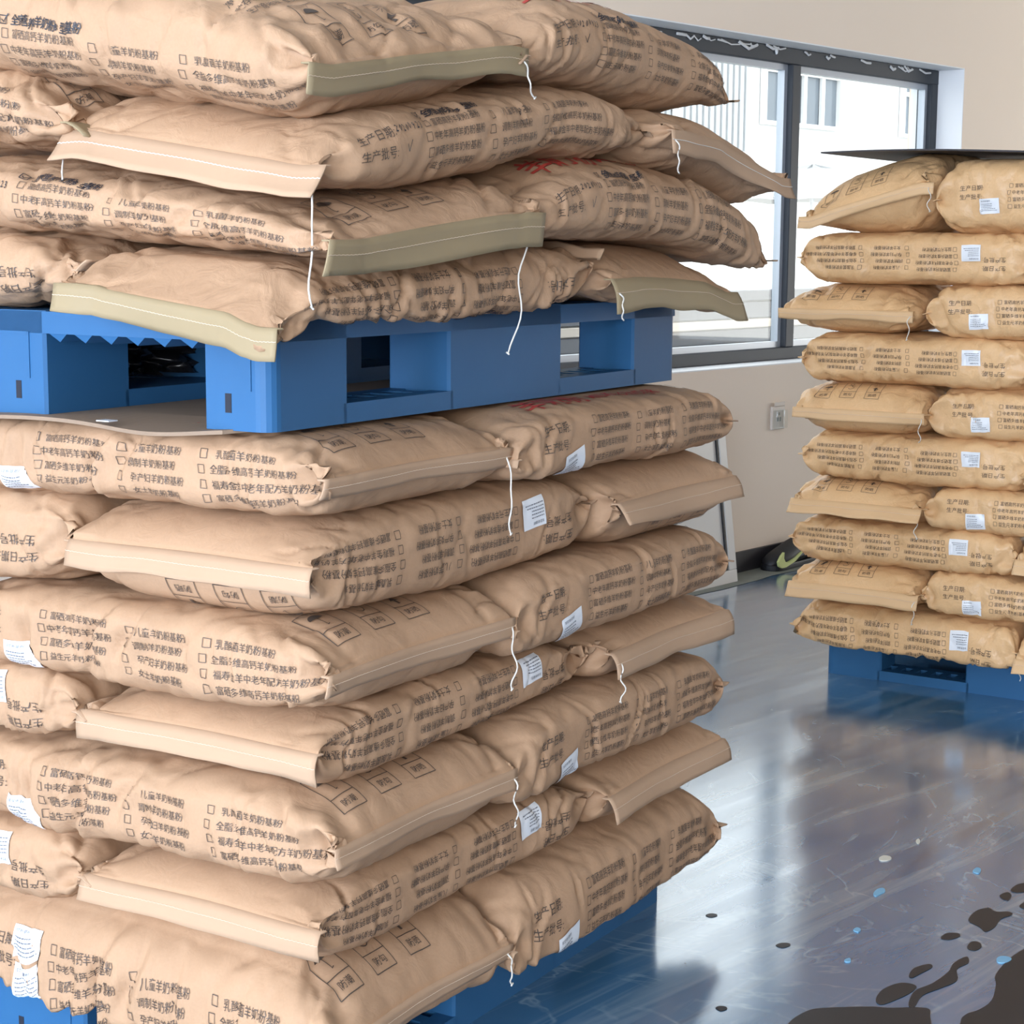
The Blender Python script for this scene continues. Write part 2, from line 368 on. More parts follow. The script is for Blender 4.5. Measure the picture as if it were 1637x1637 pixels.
# ------------------------------------------------------------------ the sack
def section(n=3.1, m=110):
    t = np.linspace(0, 2 * math.pi, 2401); c = np.sign(np.cos(t)) * np.abs(np.cos(t)) ** (2 / n); s = np.sign(np.sin(t)) * np.abs(np.sin(t)) ** (2 / n)
    return c, s
def make_sack(label, group, C, X, Z, L, Wd, H, *, seed=1, zs=-.05, mt=8, mb=14, crumple=1.0, res=(160, 130), mat_key='kraft', sgn_down=None,
              flap=(.030, -75), flap2=(.030, -30), flap_mat='flap', prints=('panel', 'icons'), sticker=None, hand=None, tails=(), creases=(), warp=None,
              scale=1.0, n_exp=4.7, text_dy=0, red=False, crease_n=4, gus=.03, loose=0.0, topfree=False, bulge=0, ek=.68):
    """C base centre (world), X long axis, Z local up (+-z). text side is local -Y"""
    X = np.array(X, float); Z = np.array(Z, float); Y = np.cross(Z, X); C = np.array(C, float)
    up = Z[2]; root = empty('paper_sack', C, label, 'sack', group)
    mid = np.array([0, 0, H / 2])
    rnd = random.Random(seed); sd = seed * 17
    nx, ns = res
    t = np.linspace(-1, 1, nx + 1); xi = .35 * t + .65 * np.sin(t * math.pi / 2); xi = np.clip(xi, -.99995, .99995)
    # arc-length section, starting at theta = pi (the -Y side), going up over the top
    c, s = section(n_exp); yy = Wd / 2 * c; zz = H / 2 * s
    k0 = 1200; c = -c; yy = -yy                                  # start at -Y, run over the top to +Y, back underneath
    c = c[::1]
    arc = np.concatenate([[0], np.cumsum(np.hypot(np.diff(yy), np.diff(zz)))]); tot = arc[-1]
    sj = np.linspace(0, tot, ns + 1); cj = np.interp(sj, arc, c); ssj = np.interp(sj, arc, s)
    sgnS = np.where(sj > tot / 2, sj - tot, sj)                  # arc measured from the middle of the -Y side
    XI, CJ = np.meshgrid(xi, cj, indexing='ij'); _, SJ = np.meshgrid(xi, ssj, indexing='ij'); _, AR = np.meshgrid(xi, sgnS, indexing='ij')
    a = np.abs(XI); zS = zs * H * a ** 6
    tt = (1 - a ** mt) ** ek; tb = (1 - a ** mb) ** ek
    z = np.where(SJ >= 0, zS + (H / 2 - zS) * tt * SJ, zS + (H / 2 + zS) * tb * SJ)
    y = Wd / 2 * CJ * (1 + .03 * a ** 8)
    x = XI * L / 2
    # side gusset tucks in near the ends
    side = np.abs(CJ) ** 3; e = sm(a, .80, .985)
    g = gus * e * np.exp(-((SJ - .0) / .42) ** 2) * side
    y = y - np.sign(CJ) * g
    # plump middle, slack ends
    x = x - np.sign(XI) * .010 * a ** 6 * np.cos(CJ * math.pi) * .5
    P = np.stack([x, y, z], -1)
    def normals(P):
        du = np.gradient(P, axis=0); dv = np.empty_like(P)
        dv[:, 1:-1] = P[:, 2:] - P[:, :-2]; dv[:, 0] = dv[:, -1] = P[:, 1] - P[:, -2]
        N = np.cross(dv, du); N /= np.linalg.norm(N, axis=-1, keepdims=True) + 1e-12
        N *= np.sign(np.sum(N * np.stack([P[..., 0] * .2, P[..., 1], P[..., 2] * 3], -1), -1, keepdims=True) + 1e-12); return N
    N = normals(P)
    S = AR; seamfix = np.minimum(1, np.abs(np.abs(S) - tot / 2) / .03)          # fade at the hidden wrap line
    freeZ = 1 - sm(np.abs(SJ), .93, .999) * (.85 if not topfree else 0)
    if topfree: freeZ = np.where(SJ < 0, 1 - sm(np.abs(SJ), .93, .999) * .85, 1)
    ef = sm(a, .55, .98); nearside = np.clip(1.1 - np.abs(SJ), 0, 1) ** .5
    D = .0065 * (vnoise(x * 7 + 3, S * 9 + 5, sd) - .5) * 2
    D += -.0060 * crumple * ef * ridge(x * 9 + S * 3, S * 24, sd + 1, 4)
    D += .0026 * crumple * (ridge(x * 22 + S * 6, S * 22 - x * 9, sd + 6, 3) - .3) * (.3 + ef)
    D += -.0062 * crumple * (.25 + .75 * ef) * ridge(x * 17 + S * 12, S * 7 - x * 5, sd + 2, 9)
    D += -.0045 * crumple * (.35 + .65 * nearside) * ridge(x * 12 - S * 9, S * 9 + x * 4, sd + 3, 12)
    D += .0022 * crumple * (vnoise(x * 38, S * 38, sd + 4) - .5) * 2
    cr = list(creases)
    for _ in range(crease_n * 2):
        cr.append((rnd.uniform(-.42, .42) * L, rnd.uniform(-.05, .06), rnd.uniform(-.5, .5), rnd.choice((.02, .03, .06)), rnd.uniform(.004, .010), rnd.uniform(.003, .0055)))
    for (x0, s0, sl, ln, dep, wd) in cr:
        d = x - x0 - sl * (S - s0) - .006 * np.sin((S - s0) * 70 + x0 * 50); f = np.exp(-((S - s0) / ln) ** 2)
        D += -dep * f * np.exp(-np.abs(d) / wd) + dep * .6 * f * np.exp(-np.abs(d - wd * 2.0) / (wd * .9)) * (d > 0)
    for s_l in (.047, -.047):
        D += -.0022 * np.exp(-np.abs(S - s_l * (1 - .25 * a ** 4) - .003 * np.sin(x * 9 + seed)) / .0035) * (.35 + .65 * vnoise(x * 4, S * 0 + s_l * 40, sd + 8)) * (1 - sm(a, .9, .99))
    D *= freeZ * seamfix * np.where(a > .995, .3, 1)
    P = P + N * D[..., None]
    P[:, -1] = P[:, 0]
    # to world, then warp
    Wp = C + mid + P[..., :1] * X + P[..., 1:2] * Y + P[..., 2:] * Z
    if warp is not None: Wp = warp(Wp)
    Nw = np.cross(np.gradient(Wp, axis=0), np.concatenate([Wp[:, 1:2] - Wp[:, -2:-1], Wp[:, 2:] - Wp[:, :-2], Wp[:, 1:2] - Wp[:, -2:-1]], 1))
    Nw /= np.linalg.norm(Nw, axis=-1, keepdims=True) + 1e-12
    ref = N[..., :1] * X + N[..., 1:2] * Y + N[..., 2:] * Z
    Nw *= np.sign(np.sum(Nw * ref, -1, keepdims=True) + 1e-12)
    Wl = Wp - C
    V = Wl[:, :-1].reshape(-1, 3); I, J = np.meshgrid(np.arange(nx), np.arange(ns), indexing='ij'); J2 = (J + 1) % ns
    Q = np.stack([I * ns + J, I * ns + J2, (I + 1) * ns + J2, (I + 1) * ns + J], -1).reshape(-1, 4)
    # closed ends
    me = mesh_np('sack_body', V, Q if up < 0 else Q[:, ::-1], 4)
    body = link('sack_body', me, M[mat_key], root, True)
    # ---- mapping helpers
    def sample(fi, fj, off):
        fi = np.clip(fi, 0, nx - 1e-6); fj = np.mod(fj, ns); i = fi.astype(int); j = np.minimum(fj.astype(int), ns - 1); a_ = (fi - i)[:, None]; b_ = (fj - j)[:, None]
        q = lambda G: (G[i, j] * (1 - a_) + G[i + 1, j] * a_) * (1 - b_) + (G[i, j + 1] * (1 - a_) + G[i + 1, j + 1] * a_) * b_
        return q(Wl) + q(Nw) * off
    xs_grid = xi * L / 2
    def on_side(V2, off=.0015):
        xx = (V2[:, 0] * scale) - L / 2; ss = V2[:, 1] * scale + text_dy
        return sample(np.interp(xx, xs_grid, np.arange(nx + 1)), ss / tot * ns, off)
    # top end profile arc, from the seam inwards
    aa = np.abs(xi[xi > 0][::-1]); ztop = zs * H * aa ** 6 + (H / 2 - zs * H * aa ** 6) * (1 - aa ** mt) ** ek; xt = aa * L / 2
    arcE = np.concatenate([[0], np.cumsum(np.hypot(np.diff(xt), np.diff(ztop)))]); idE = np.arange(nx + 1)[xi > 0][::-1].astype(float)
    topmask = np.where((sj <= tot / 2))[0]
    def on_end(V2, off=.0010):
        ss = V2[:, 1] * scale; yv = V2[:, 0] * scale
        fi = np.interp(ss, arcE, idE); ct = np.clip(yv / (Wd / 2), -.98, .98)
        fj = np.interp(ct, cj[topmask], topmask.astype(float))
        return sample(fi, fj, off)
    def put(name, VT, mapper, m, parent=root, off=.0015, label=None):
        V2, T = VT; o = link(name, mesh_np(name, mapper(V2, off), T), m, parent)
        o['kind'] = 'stuff'
        return o
    if 'panel' in prints: put('printed_text', PANEL, on_side, M['ink'])
    if 'icons' in prints: put('handling_symbols', ICONS, on_end, M['ink'])
    if hand: put('handwriting', HAND if hand == 1 else HANDND, on_side, M['marker'], off=.0018)
    if red:
        V2, T = RED; put('red_lettering', (V2 + [0, H * .5 + .062], T), on_side, M['red_ink'])
    if 'top' in prints:
        V2, T = TOPP; put('fine_print', (V2 * [1, 1] + [-.20, .17], T), on_end, M['ink'])
    if sticker:
        for (sx, sy, sw, sh, rot) in sticker:
            nu, nv = 12, 10; U_, V_ = np.meshgrid(np.linspace(0, 1, nu + 1), np.linspace(0, 1, nv + 1), indexing='ij')
            def xf(P2):
                cc, s_ = math.cos(rot), math.sin(rot); return np.stack([sx + P2[:, 0] * cc - P2[:, 1] * s_, sy + P2[:, 0] * s_ + P2[:, 1] * cc], -1)
            G = xf(np.stack([U_.ravel() * sw, V_.ravel() * sh], -1)); I2, J3 = np.meshgrid(np.arange(nu), np.arange(nv), indexing='ij')
            q = np.stack([I2 * (nv + 1) + J3, (I2 + 1) * (nv + 1) + J3, (I2 + 1) * (nv + 1) + J3 + 1, I2 * (nv + 1) + J3 + 1], -1).reshape(-1, 4)
            st = link('sticker', mesh_np('sticker', on_side(G, .0020), q, 4), M['sticker'], root, True); st['label'] = 'white address label'
            V2, T = sticker_print(sw, sh)
            tag(link('label_text', mesh_np('label_text', on_side(xf(V2), .0030), T), M['stickink'], st), kind='stuff')
    # ---- sewn seam strips at both ends
    for end, (fl, ang) in ((1, flap), (-1, flap2)):
        if fl <= 0: continue
        i = nx if end > 0 else 0
        ymax = Wd / 2 * .985; m_ = 40; yv = np.linspace(-ymax, ymax, m_ + 1); A = math.radians(ang)
        rows = 5; prof = []
        yc = np.clip(yv / (Wd / 2), -.80, .80); jt = np.interp(yc, cj[topmask], topmask.astype(float))
        base = sample(np.full(m_ + 1, float(nx) if end > 0 else 0.0), jt, 0)
        base = base + (yv - yc * Wd / 2)[:, None] * Y
        rngv = vnoise(yv * 14 + seed, yv * 0 + end, sd + 9) - .5; rng2 = vnoise(yv * 5 + seed, yv * 0 + 3, sd + 11) - .5
        G = []
        for r in range(-1, rows + 1):
            f_ = r / rows
            an = A + rng2 * .5 * max(f_, 0) + loose * math.sin(seed) * .2
            ln = fl * (1 + .10 * rng2)
            wob = .007 * rngv * max(f_, 0)
            px = end * (np.cos(an) * f_ * ln + (.0055 if abs(ang) > 80 else .0025) + .010 * np.exp(-((f_ - .35) / .5) ** 2) * bulge); pz = np.sin(an) * f_ * ln + wob
            if r < 0: px = -end * .006 * np.ones(m_ + 1); pz = np.zeros(m_ + 1)
            G.append(base + px[:, None] * X + (pz[:, None]) * Z)
        G = np.array(G); th = .0011
        nrm = np.cross(np.gradient(G, axis=0), np.gradient(G, axis=1)); nrm /= np.linalg.norm(nrm, axis=-1, keepdims=True) + 1e-12
        top = (G + nrm * th).reshape(-1, 3); bot = (G - nrm * th).reshape(-1, 3); R_ = rows + 2; K = m_ + 1
        Fq = []
        for r in range(R_ - 1):
            for k in range(m_):
                b0 = r * K + k; Fq.append((b0, b0 + 1, b0 + K + 1, b0 + K)); Fq.append(tuple(R_ * K + q for q in (b0, b0 + K, b0 + K + 1, b0 + 1)))
        for k in range(m_): b0 = (R_ - 1) * K + k; Fq.append((b0, b0 + 1, R_ * K + b0 + 1, R_ * K + b0))
        for r in range(R_ - 1):
            b0 = r * K; Fq.append((b0, b0 + K, R_ * K + b0 + K, R_ * K + b0)); b0 = r * K + m_; Fq.append((b0, R_ * K + b0, R_ * K + b0 + K, b0 + K))
        so = link('seam_flap', mesh_py('seam_flap', np.concatenate([top, bot]), Fq), M[flap_mat if (end > 0 or mat_key == 'kraft_gloss') else 'flap'], root, True)
        # chain stitch along the strip
        line = G[3]; ln3 = nrm[3]; outward = np.sign(np.sum(ln3 * X, -1)[:, None] * end + 1e-9)
        if abs(ang) > 20 and end > 0 or loose:
            pts = []; 
            for k in range(m_ * 3 + 1):
                f_ = k / 3; a0 = min(int(f_), m_ - 1); w = f_ - a0; p = line[a0] * (1 - w) + line[a0 + 1] * w; nn = ln3[a0] * outward[a0]
                pts.append(p + nn * (th + .0004 + .0004 * (k % 2)) + Z * .0006 * ((k % 2) - .5))
            v_, f2 = tube(pts, .0006 if loose else .0004, 4); link('stitching', mesh_py('stitching', v_, f2), M['thread' if loose else 'thread_k'], so)
        for tl in tails:
            if tl[0] != end: continue
            _, sidey, ln, kx = tl; k = 1 if sidey < 0 else m_ - 1; p = G[3][k].copy(); pts = []; d = np.array([0, 0, -1.]); outv = X * end * .006
            for q in range(15):
                w = q / 14; pts.append(p + d * ln * w + outv * min(1, w * 3) + Y * (.004 * math.sin(w * 9 + seed) + kx * w * w) + X * .003 * math.sin(w * 12))
            pts.append(pts[-1] + Y * .003 - d * .002); pts.append(pts[-1] - Y * .005 + d * .003)
            v_, f2 = tube(pts, .0013, 5); link('thread_tail', mesh_py('thread_tail', v_, f2), M['thread'], root, True)
    return root

# ------------------------------------------------------------------ blue plastic pallet: 1.0 along A (the notched side), 1.2 along B
km = {1.05: (.155, .300), 1.1: (.160, .312), 1.12: (.105, .36)}
def pallet(O, A, B, la, lb, label, h=.14):
    """O corner on the floor; A and B unit axes; la, lb lengths"""
    O = np.array(O, float); c = O + np.array(A) * la / 2 + np.array(B) * lb / 2
    root = empty('plastic_pallet', c, label, 'pallet', 'blue plastic pallets')
    def cuts(l):
        k, m = km[l]; return [(0, k), ((l - m) / 2, (l + m) / 2), (l - k, l)]
    ca, cb = cuts(la), cuts(lb); zr, zd = .026, h - .03
    for i, (a0, a1) in enumerate(ca):
        for j, (b0, b1) in enumerate(cb):
            r = .022; pts = []
            for (x, y, cx, cy, q0) in ((a0, b0, 1, 1, math.pi), (a1, b0, -1, 1, 1.5 * math.pi), (a1, b1, -1, -1, 0), (a0, b1, 1, -1, .5 * math.pi)):
                outer = (x in (0, la)) and (y in (0, lb)); rr = r if outer else .004
                for t in np.linspace(q0, q0 + math.pi / 2, 6 if outer else 2): pts.append((x + cx * rr + rr * math.cos(t), y + cy * rr + rr * math.sin(t)))
            o = MB(O, A, B).prism(pts, 0, h).build('block', M['blue'], root)
            sm_ = MB(O, A, B)
            # dark slots and shallow recess ribs low on the outer faces
            if i == 0:
                for q in ((.62,) if j != 1 else (.14, .36)):
                    x = b0 + (b1 - b0) * q; MB(O, A, B).box(a0 - .0006, a0 + .004, x - .005, x + .005, .022, .046).build('slot', M['dark_slot'], o)
            pass
            rb = MB(O, A, B)
            if i == 0: rb.box(a0 - .0015, a0 + .002, b0 + .03, b1 - .03, .108, .112).box(a0 - .0015, a0 + .002, b0 + .028, b0 + .031, .05, .112)
            if rb.v: rb.build('moulded_rib', M['blue'], o)
    # bottom runners with real slots, top deck rim and lattice
    def slotted(mb, p0, p1, q0, q1, along, z0, z1, n):
        w = q1 - q0; e1, e2 = q0 + w * .30, q1 - w * .30; f = mb.box
        def bx(a, b, c_, d): f(a, b, c_, d, z0, z1) if along == 'a' else f(c_, d, a, b, z0, z1)
        bx(p0, p1, q0, e1); bx(p0, p1, e2, q1)
        for k in range(n + 1):
            x = p0 + (p1 - p0) * k / n; bx(max(p0, x - .011), min(p1, x + .011), e1, e2)
    for (b0, b1) in cb:
        for (x0, x1) in ((ca[0][1], ca[1][0]), (ca[1][1], ca[2][0])):
            mb = MB(O, A, B); slotted(mb, x0 - .01, x1 + .01, b0, b1, 'a', 0.0, zr, 6); mb.build('bottom_runner', M['blue'], root)
    dk = MB(O, A, B)
    for (q0, q1) in ((0, .02), (la - .02, la)): dk.box(q0, q1, 0.01, lb - .01, zd, h - .001)
    for (q0, q1) in ((0, .02), (lb - .02, lb)): dk.box(.01, la - .01, q0, q1, zd, h - .001)
    k = .06
    while k < la - .04: dk.box(k, k + .018, .02, lb - .02, zd + .006, h - .002); k += .052
    k = .06
    while k < lb - .04: dk.box(.02, la - .02, k, k + .018, zd + .004, h - .003); k += .052
    dk.build('deck', M['blue'], root)
    for (x0, x1) in ((cb[0][1], cb[1][0]), (cb[1][1], cb[2][0])):
        n = 6
        for q in range(n):
            tb = MB(O, A, B); x = x0 + (x1 - x0) * (q + .5) / n; i = 0
            for a_, b_, z_ in ((.002, x - .016, zd), (.002, x + .016, zd), (.006, x, zd - .011), (.05, x - .016, zd), (.05, x + .016, zd), (.05, x, zd - .011)): tb.v.append(tb.P(a_, b_, z_))
            tb.f += [(i, i + 1, i + 2), (i + 3, i + 5, i + 4), (i, i + 3, i + 4, i + 1), (i + 1, i + 4, i + 5, i + 2), (i + 2, i + 5, i + 3, i)]
            tb.build('deck_rib', M['blue'], root)
    return root

# ------------------------------------------------------------------ near stack
X0 = np.array([-.2258, 2.178, 0]); TH = .554
U = np.array([-math.cos(TH), math.sin(TH), 0]); Vd = np.array([math.sin(TH), math.cos(TH), 0]); ZZ = np.array([0, 0, 1.])
AX = {'+u': U, '-u': -U, '+v': Vd, '-v': -Vd}
ORD = ['lowest', 'second', 'third', 'fourth', 'fifth', 'sixth', 'seventh', 'eighth', 'ninth', 'tenth']
def uv(P): q = P - X0; return q @ U, q @ Vd
def S2W(u, v, z): return X0 + U * u + Vd * v + ZZ * z
def sack(label, group, u0, u1, v0, v1, z0, z1, xd, flip=False, yaw=0, **k):
    c = S2W((u0 + u1) / 2, (v0 + v1) / 2, z0); X = AX[xd]; L = (u1 - u0) if 'u' in xd else (v1 - v0); Wd = (v1 - v0) if 'u' in xd else (u1 - u0)
    if yaw: cy, sy = math.cos(yaw), math.sin(yaw); X = np.array([X[0] * cy - X[1] * sy, X[0] * sy + X[1] * cy, 0])
    return make_sack(label, group, c, X, ZZ * (-1 if flip else 1), L, Wd, z1 - z0, **k)

pallet(S2W(.09, .045, 0), Vd, U, 1.05, 1.12, 'blue plastic pallet on the floor under the near tall stack')
pallet(S2W(.083, .0, .936), Vd, U, 1.1, 1.12, 'blue plastic pallet in the middle of the near stack, between its sacks')

ZL = [.118, .236, .346, .476, .572, .690, .822, .934]              # layer boundaries of the lower load
def droop_low(P):
    u, v = uv(P); o = np.maximum(np.clip(.085 - u, 0, 1), 2.0 * np.clip(.050 - v, 0, 1)); P = P.copy()
    P[..., 2] += np.where(P[..., 2] < .30, (-.45 * o + .024 * (o < .001)) * np.clip((.30 - P[..., 2]) / .15, 0, 1), 0); return P
ST = (.128, -.052, .058, .046, -.04)
for k in range(7):
    z0, z1 = ZL[k] + .001, ZL[k + 1] + (.007 if k < 6 else -.001); o = ORD[k]; low = droop_low if k == 0 else None; jt_ = .006 * math.sin(k * 2.3)
    if k % 2 == 0:
        stk = [(.135, -.062, .056, .048, -.06)] if k else [(.135, -.040, .058, .040, -.02), (.131, .006, .058, .042, -.03)]
        sack(f'kraft sack, upright checklist on left face of near stack, {o} layer', 'checklist sacks on the left face of the lower load',
             0 + jt_, .70, 0, .425, z0, z1, '-u', seed=11 + k, zs=.06, warp=low, sticker=stk, flap=(.026, -97), tails=((1, 1, .05 + .01 * k, 0),), red=(k == 6),
             creases=((-.060 + jt_ * 4, -.008, .30, .055, .024, .0085), (.012 + jt_ * 2, .022, .35, .036, .016, .008), (-.165, -.02, -.30, .045, .016, .008), (.20, .01, .3, .04, .008, .004)), crease_n=9, crumple=1.4)
        sack(f'kraft sack, upright checklist on right face of near stack, {o} layer', 'upright checklist sacks on the right face of the lower load',
             -.012, .41, .43, 1.12 + jt_, z0, z1, '+v', seed=31 + k, zs=-.1, mt=9, mb=22, ek=.55, gus=.018, warp=low, sticker=[(.135, -.062, .056, .046, .25)], flap=(.018, -10), flap2=(.01, -60), red=(k == 6), crumple=.8, crease_n=2,
             creases=((-.27, .01, .5, .05, .007, .008), (-.30, -.02, -.3, .04, .006, .007)))
    else:
        sack(f'kraft sack, upside-down checklist on right face of near stack, {o} layer', 'upside-down checklist sacks on the right face of the lower load',
             0.02, .425, .012 + jt_, .69, z0, z1, '-v', True, seed=51 + k, zs=-.10, mt=14, mb=6.5, sticker=[(.140, -.045, .056, .046, .1)], flap=(.036, 72), bulge=.6, crumple=.75, crease_n=4)
        sack(f'kraft sack end with folded seam, far half of right face, {o} layer', 'end-on sacks on the far part of the right face',
             -.01 + jt_, .66, .70, 1.12, z0, z1, '-u', True, seed=71 + k, zs=-.10, mt=12, mb=6, flap=(.040, 62), bulge=.6, crumple=.6, prints=('icons',), tails=((1, 1, .06, 0),) if k == 3 else (), crease_n=2)
        sack(f'kraft sack with upside-down date lines at left picture edge, {o} layer', 'date-line sacks at the left picture edge',
             .43, 1.12, 0.0, .42, z0, z1 + .008, '+u', True, seed=91 + k, zs=-.05, sticker=[(.135, -.045, .056, .046, .1)], flap=(.03, 30), flap2=(.02, 30), crease_n=7, crumple=1.4)

# corrugated sheet under the middle pallet
n_ = 60; cs = empty('cardboard_sheet', S2W(.55, .45, .935), 'corrugated cardboard sheet under the middle pallet of the near stack', 'cardboard')
Vc = []; Fc = []
for i in range(n_ + 1):
    uu = .10 + .95 * i / n_; ed = -.012 + .010 * math.sin(uu * 21) + (.03 if uu < .14 else 0) - .012 * math.sin((uu - .1) * 3)
    zf = .9375 + .004 * math.sin(uu * 17) - .004 * math.sin(uu * 5)
    for (vv, zz) in ((ed, zf), (ed, zf - .005), (.10, .9385), (.10, .9335), (.9, .9385), (.9, .9335)): Vc.append(S2W(uu, vv, zz) - np.array(cs.location))
for i in range(n_):
    b = i * 6; c6 = b + 6
    Fc += [(b, b + 2, c6 + 2, c6), (b + 2, b + 4, c6 + 4, c6 + 2), (b + 1, c6 + 1, c6 + 3, b + 3), (b + 3, c6 + 3, c6 + 5, b + 5), (b, c6, c6 + 1, b + 1), (b + 4, b + 5, c6 + 5, c6 + 4)]
link('sheet', mesh_py('sheet', Vc, Fc), M['card'], cs)
tr = MB(); 
tr_o = MB(X0, U, Vd).box(.33, .352, -.022, -.005, .9375, .9392).build('torn_edge', M['sticker'], cs, bevel=.0005); tr_o['label'] = 'small white torn paper edge'

# upper load
def sagU(P):
    u, v = uv(P); P = P.copy(); z = P[..., 2]; hi = np.clip((z - 1.08) / .22, 0, 1)
    P[..., 2] = z - (.42 * np.clip(.075 - u, 0, .2) * (1 - hi) + .085 * hi * np.clip(1 - np.hypot(u, v) / .58, 0, 1.1)
                     + .18 * np.clip(v - 1.0, 0, .5) + .05 * np.clip(v - .8, 0, .5) + .30 * np.clip(-.018 - v, 0, .2) * (1 - hi)); return P
def mk(**k):
    b = dict(crumple=1.7, crease_n=10, flap_mat='tape', warp=sagU, mt=5, mb=7, n_exp=3.3, mat_key='kraft_crumple', flap=(.028, -97), flap2=(.02, -40)); b.update(k); return b
gU = 'sacks of the upper load of the near stack'
PT = 1.080
def warp_corner(P):
    P = sagU(P); u, v = uv(P); P = P.copy(); P[..., 2] -= .45 * np.clip(-.005 - v, 0, .3) * (1 - .75 * sm(u, .10, .42)); return P
sack('crumpled kraft sack drooping over near corner of middle pallet, upside-down symbols', gU, -.005, .345, -.085, .655, PT, PT + .105, '-v', True, seed=201, zs=-.25,
     **mk(warp=warp_corner, flap=(.036, 86), flap_mat='tape', mt=9, mb=4.5, hand=2, crumple=1.6))
sack('kraft sack end with broad pale flap, far right corner of middle pallet', gU, -.01, .62, .675, 1.12, PT, PT + .095, '-u', True, seed=203, zs=-.15, **mk(crumple=.9, crease_n=3, mt=9, mb=5, flap=(.050, 66), bulge=.6, tails=((1, 1, .04, 0),)))
sack('crumpled kraft sack on middle pallet at left picture edge', gU, .37, 1.07, -.035, .40, PT, PT + .112, '+u', True, seed=204, zs=-.02, **mk(crumple=2.0))
# layer 2
sack('crumpled kraft sack, marker handwriting, left face, second layer above middle pallet', gU, -.03, .68, -.035, .45, PT + .098, PT + .212, '-u', seed=211, zs=.05, text_dy=-.012, **mk(crumple=1.8, hand=1, flap=(.045, -97)))
sack('bulging kraft sack, marker handwriting, right face, second layer above middle pallet', gU, -.03, .41, .44, 1.24, PT + .090, PT + .222, '+v', seed=212, zs=-.15, **mk(crumple=1.1, crease_n=5, hand=1, red=True, flap=(.012, -20), mt=4, mb=6, tails=((-1, -1, .17, .02),), n_exp=2.7, flap_mat='flap'))
# layer 3
sack('kraft sack, white-stitched seam left, handwritten date right, third layer above middle pallet', gU, -.01, .41, .0, .80, PT + .205, PT + .322, '+v', seed=221, zs=-.05, **mk(crumple=1.1, crease_n=4, hand=1, flap=(.02, -40), flap2=(.046, -68), loose=1, mt=5, mb=7, n_exp=3, tails=((-1, -1, .15, 0), (-1, 1, .10, 0)), flap_mat='flap'))
sack('kraft sack end with white stitches, sticking out furthest right of upper load', gU, -.04, .62, .81, 1.27, PT + .200, PT + .315, '-u', True, seed=222, zs=-.05, **mk(crumple=1.2, crease_n=5, flap=(.036, 75), prints=(), loose=1, n_exp=3, mt=5, mb=5, tails=((1, 1, .05, 0),), flap_mat='flap'))
sack('crumpled kraft sack with taped end at left picture edge, third layer', gU, .40, 1.12, -.02, .40, PT + .208, PT + .33, '-u', seed=223, zs=-.05, **mk(crumple=2.2, flap=(.04, -20)))
# layer 4
sack('topmost kraft sack with rain, hook and sun symbols above taped seam', gU, .0, .70, -.03, .45, PT + .298, PT + .46, '-u', seed=231, zs=-.02, text_dy=-.045, **mk(crumple=1.6, crease_n=8, hand=1, flap=(.034, -97), prints=('panel', 'icons', 'top'), mt=3.2, mb=7, n_exp=3, topfree=True, tails=((1, 1, .05, .02),), red=False))
sack('topmost kraft sack before the window, red lettering and marker handwriting', gU, -.01, .41, .45, 1.11, PT + .300, PT + .450, '+v', seed=232, zs=-.10, **mk(crumple=.9, crease_n=5, hand=1, red=True, flap=(.012, -10), mt=3.6, mb=5, n_exp=2.7, topfree=True, flap_mat='flap'))

# crumpled black film seen through the middle pallet
bm = bmesh.new(); bmesh.ops.create_grid(bm, x_segments=24, y_segments=16, size=.5)
rb = random.Random(4)
base = S2W(.55, .36, .965)
for v_ in bm.verts:
    a, b = v_.co.x, v_.co.y; w = float(vnoise(np.array([a * 9.]), np.array([b * 9.]), 5)[0]) - .5; w2 = float(ridge(np.array([a * 14.]), np.array([b * 7.]), 8)[0])
    P_ = U * (.05 * w + .03 * w2) + Vd * (a * .22) + ZZ * (.045 + b * .08 + .006 * w); v_.co = Vector(P_)
me = bpy.data.meshes.new('black_film'); bm.to_mesh(me); bm.free()
o = link('black_film', me, M['blackfilm'], None, True, base); tag(o, 'crumpled glossy black plastic film inside the middle pallet opening', 'plastic film')

# ------------------------------------------------------------------ far stack
PH = .575
A2 = np.array([math.cos(PH), -math.sin(PH), 0]); N2 = np.array([math.sin(PH), math.cos(PH), 0]); C2 = np.array([.772, 4.865, 0])   # along the face, away from the camera
def F2W(a, n, z): return C2 + A2 * a + N2 * n + ZZ * z
pallet(F2W(.05, .10, 0), A2, N2, 1.1, 1.12, 'blue plastic pallet on the floor under the far stack')
SC = .86
def sack2(label, group, a0, a1, n0, n1, z0, z1, xd, flip=False, yaw=0, **k):
    X = {'+a': A2, '-a': -A2, '+n': N2, '-n': -N2}[xd]; L = (a1 - a0) if 'a' in xd else (n1 - n0); Wd = (n1 - n0) if 'a' in xd else (a1 - a0)
    if yaw: cy, sy = math.cos(yaw), math.sin(yaw); X = np.array([X[0] * cy - X[1] * sy, X[0] * sy + X[1] * cy, 0])
    kk = dict(flap_mat='flap_gloss', scale=SC, res=(96, 90), mat_key='kraft_gloss', crumple=1.5, crease_n=9, mt=7, mb=9); kk.update(k)
    return make_sack(label, group, F2W((a0 + a1) / 2, (n0 + n1) / 2, z0), X, ZZ * (-1 if flip else 1), L, Wd, z1 - z0, **kk)
ZR = [.115, .208, .325, .437, .547, .672, .803, .930, 1.065, 1.192, 1.375]
def low2(P):
    q = P - C2; n = q @ N2; P = P.copy(); P[..., 2] -= np.where(P[..., 2] < .25, .35 * np.clip(.10 - n, 0, .2) * np.clip((.25 - P[..., 2]) / .1, 0, 1), 0); return P
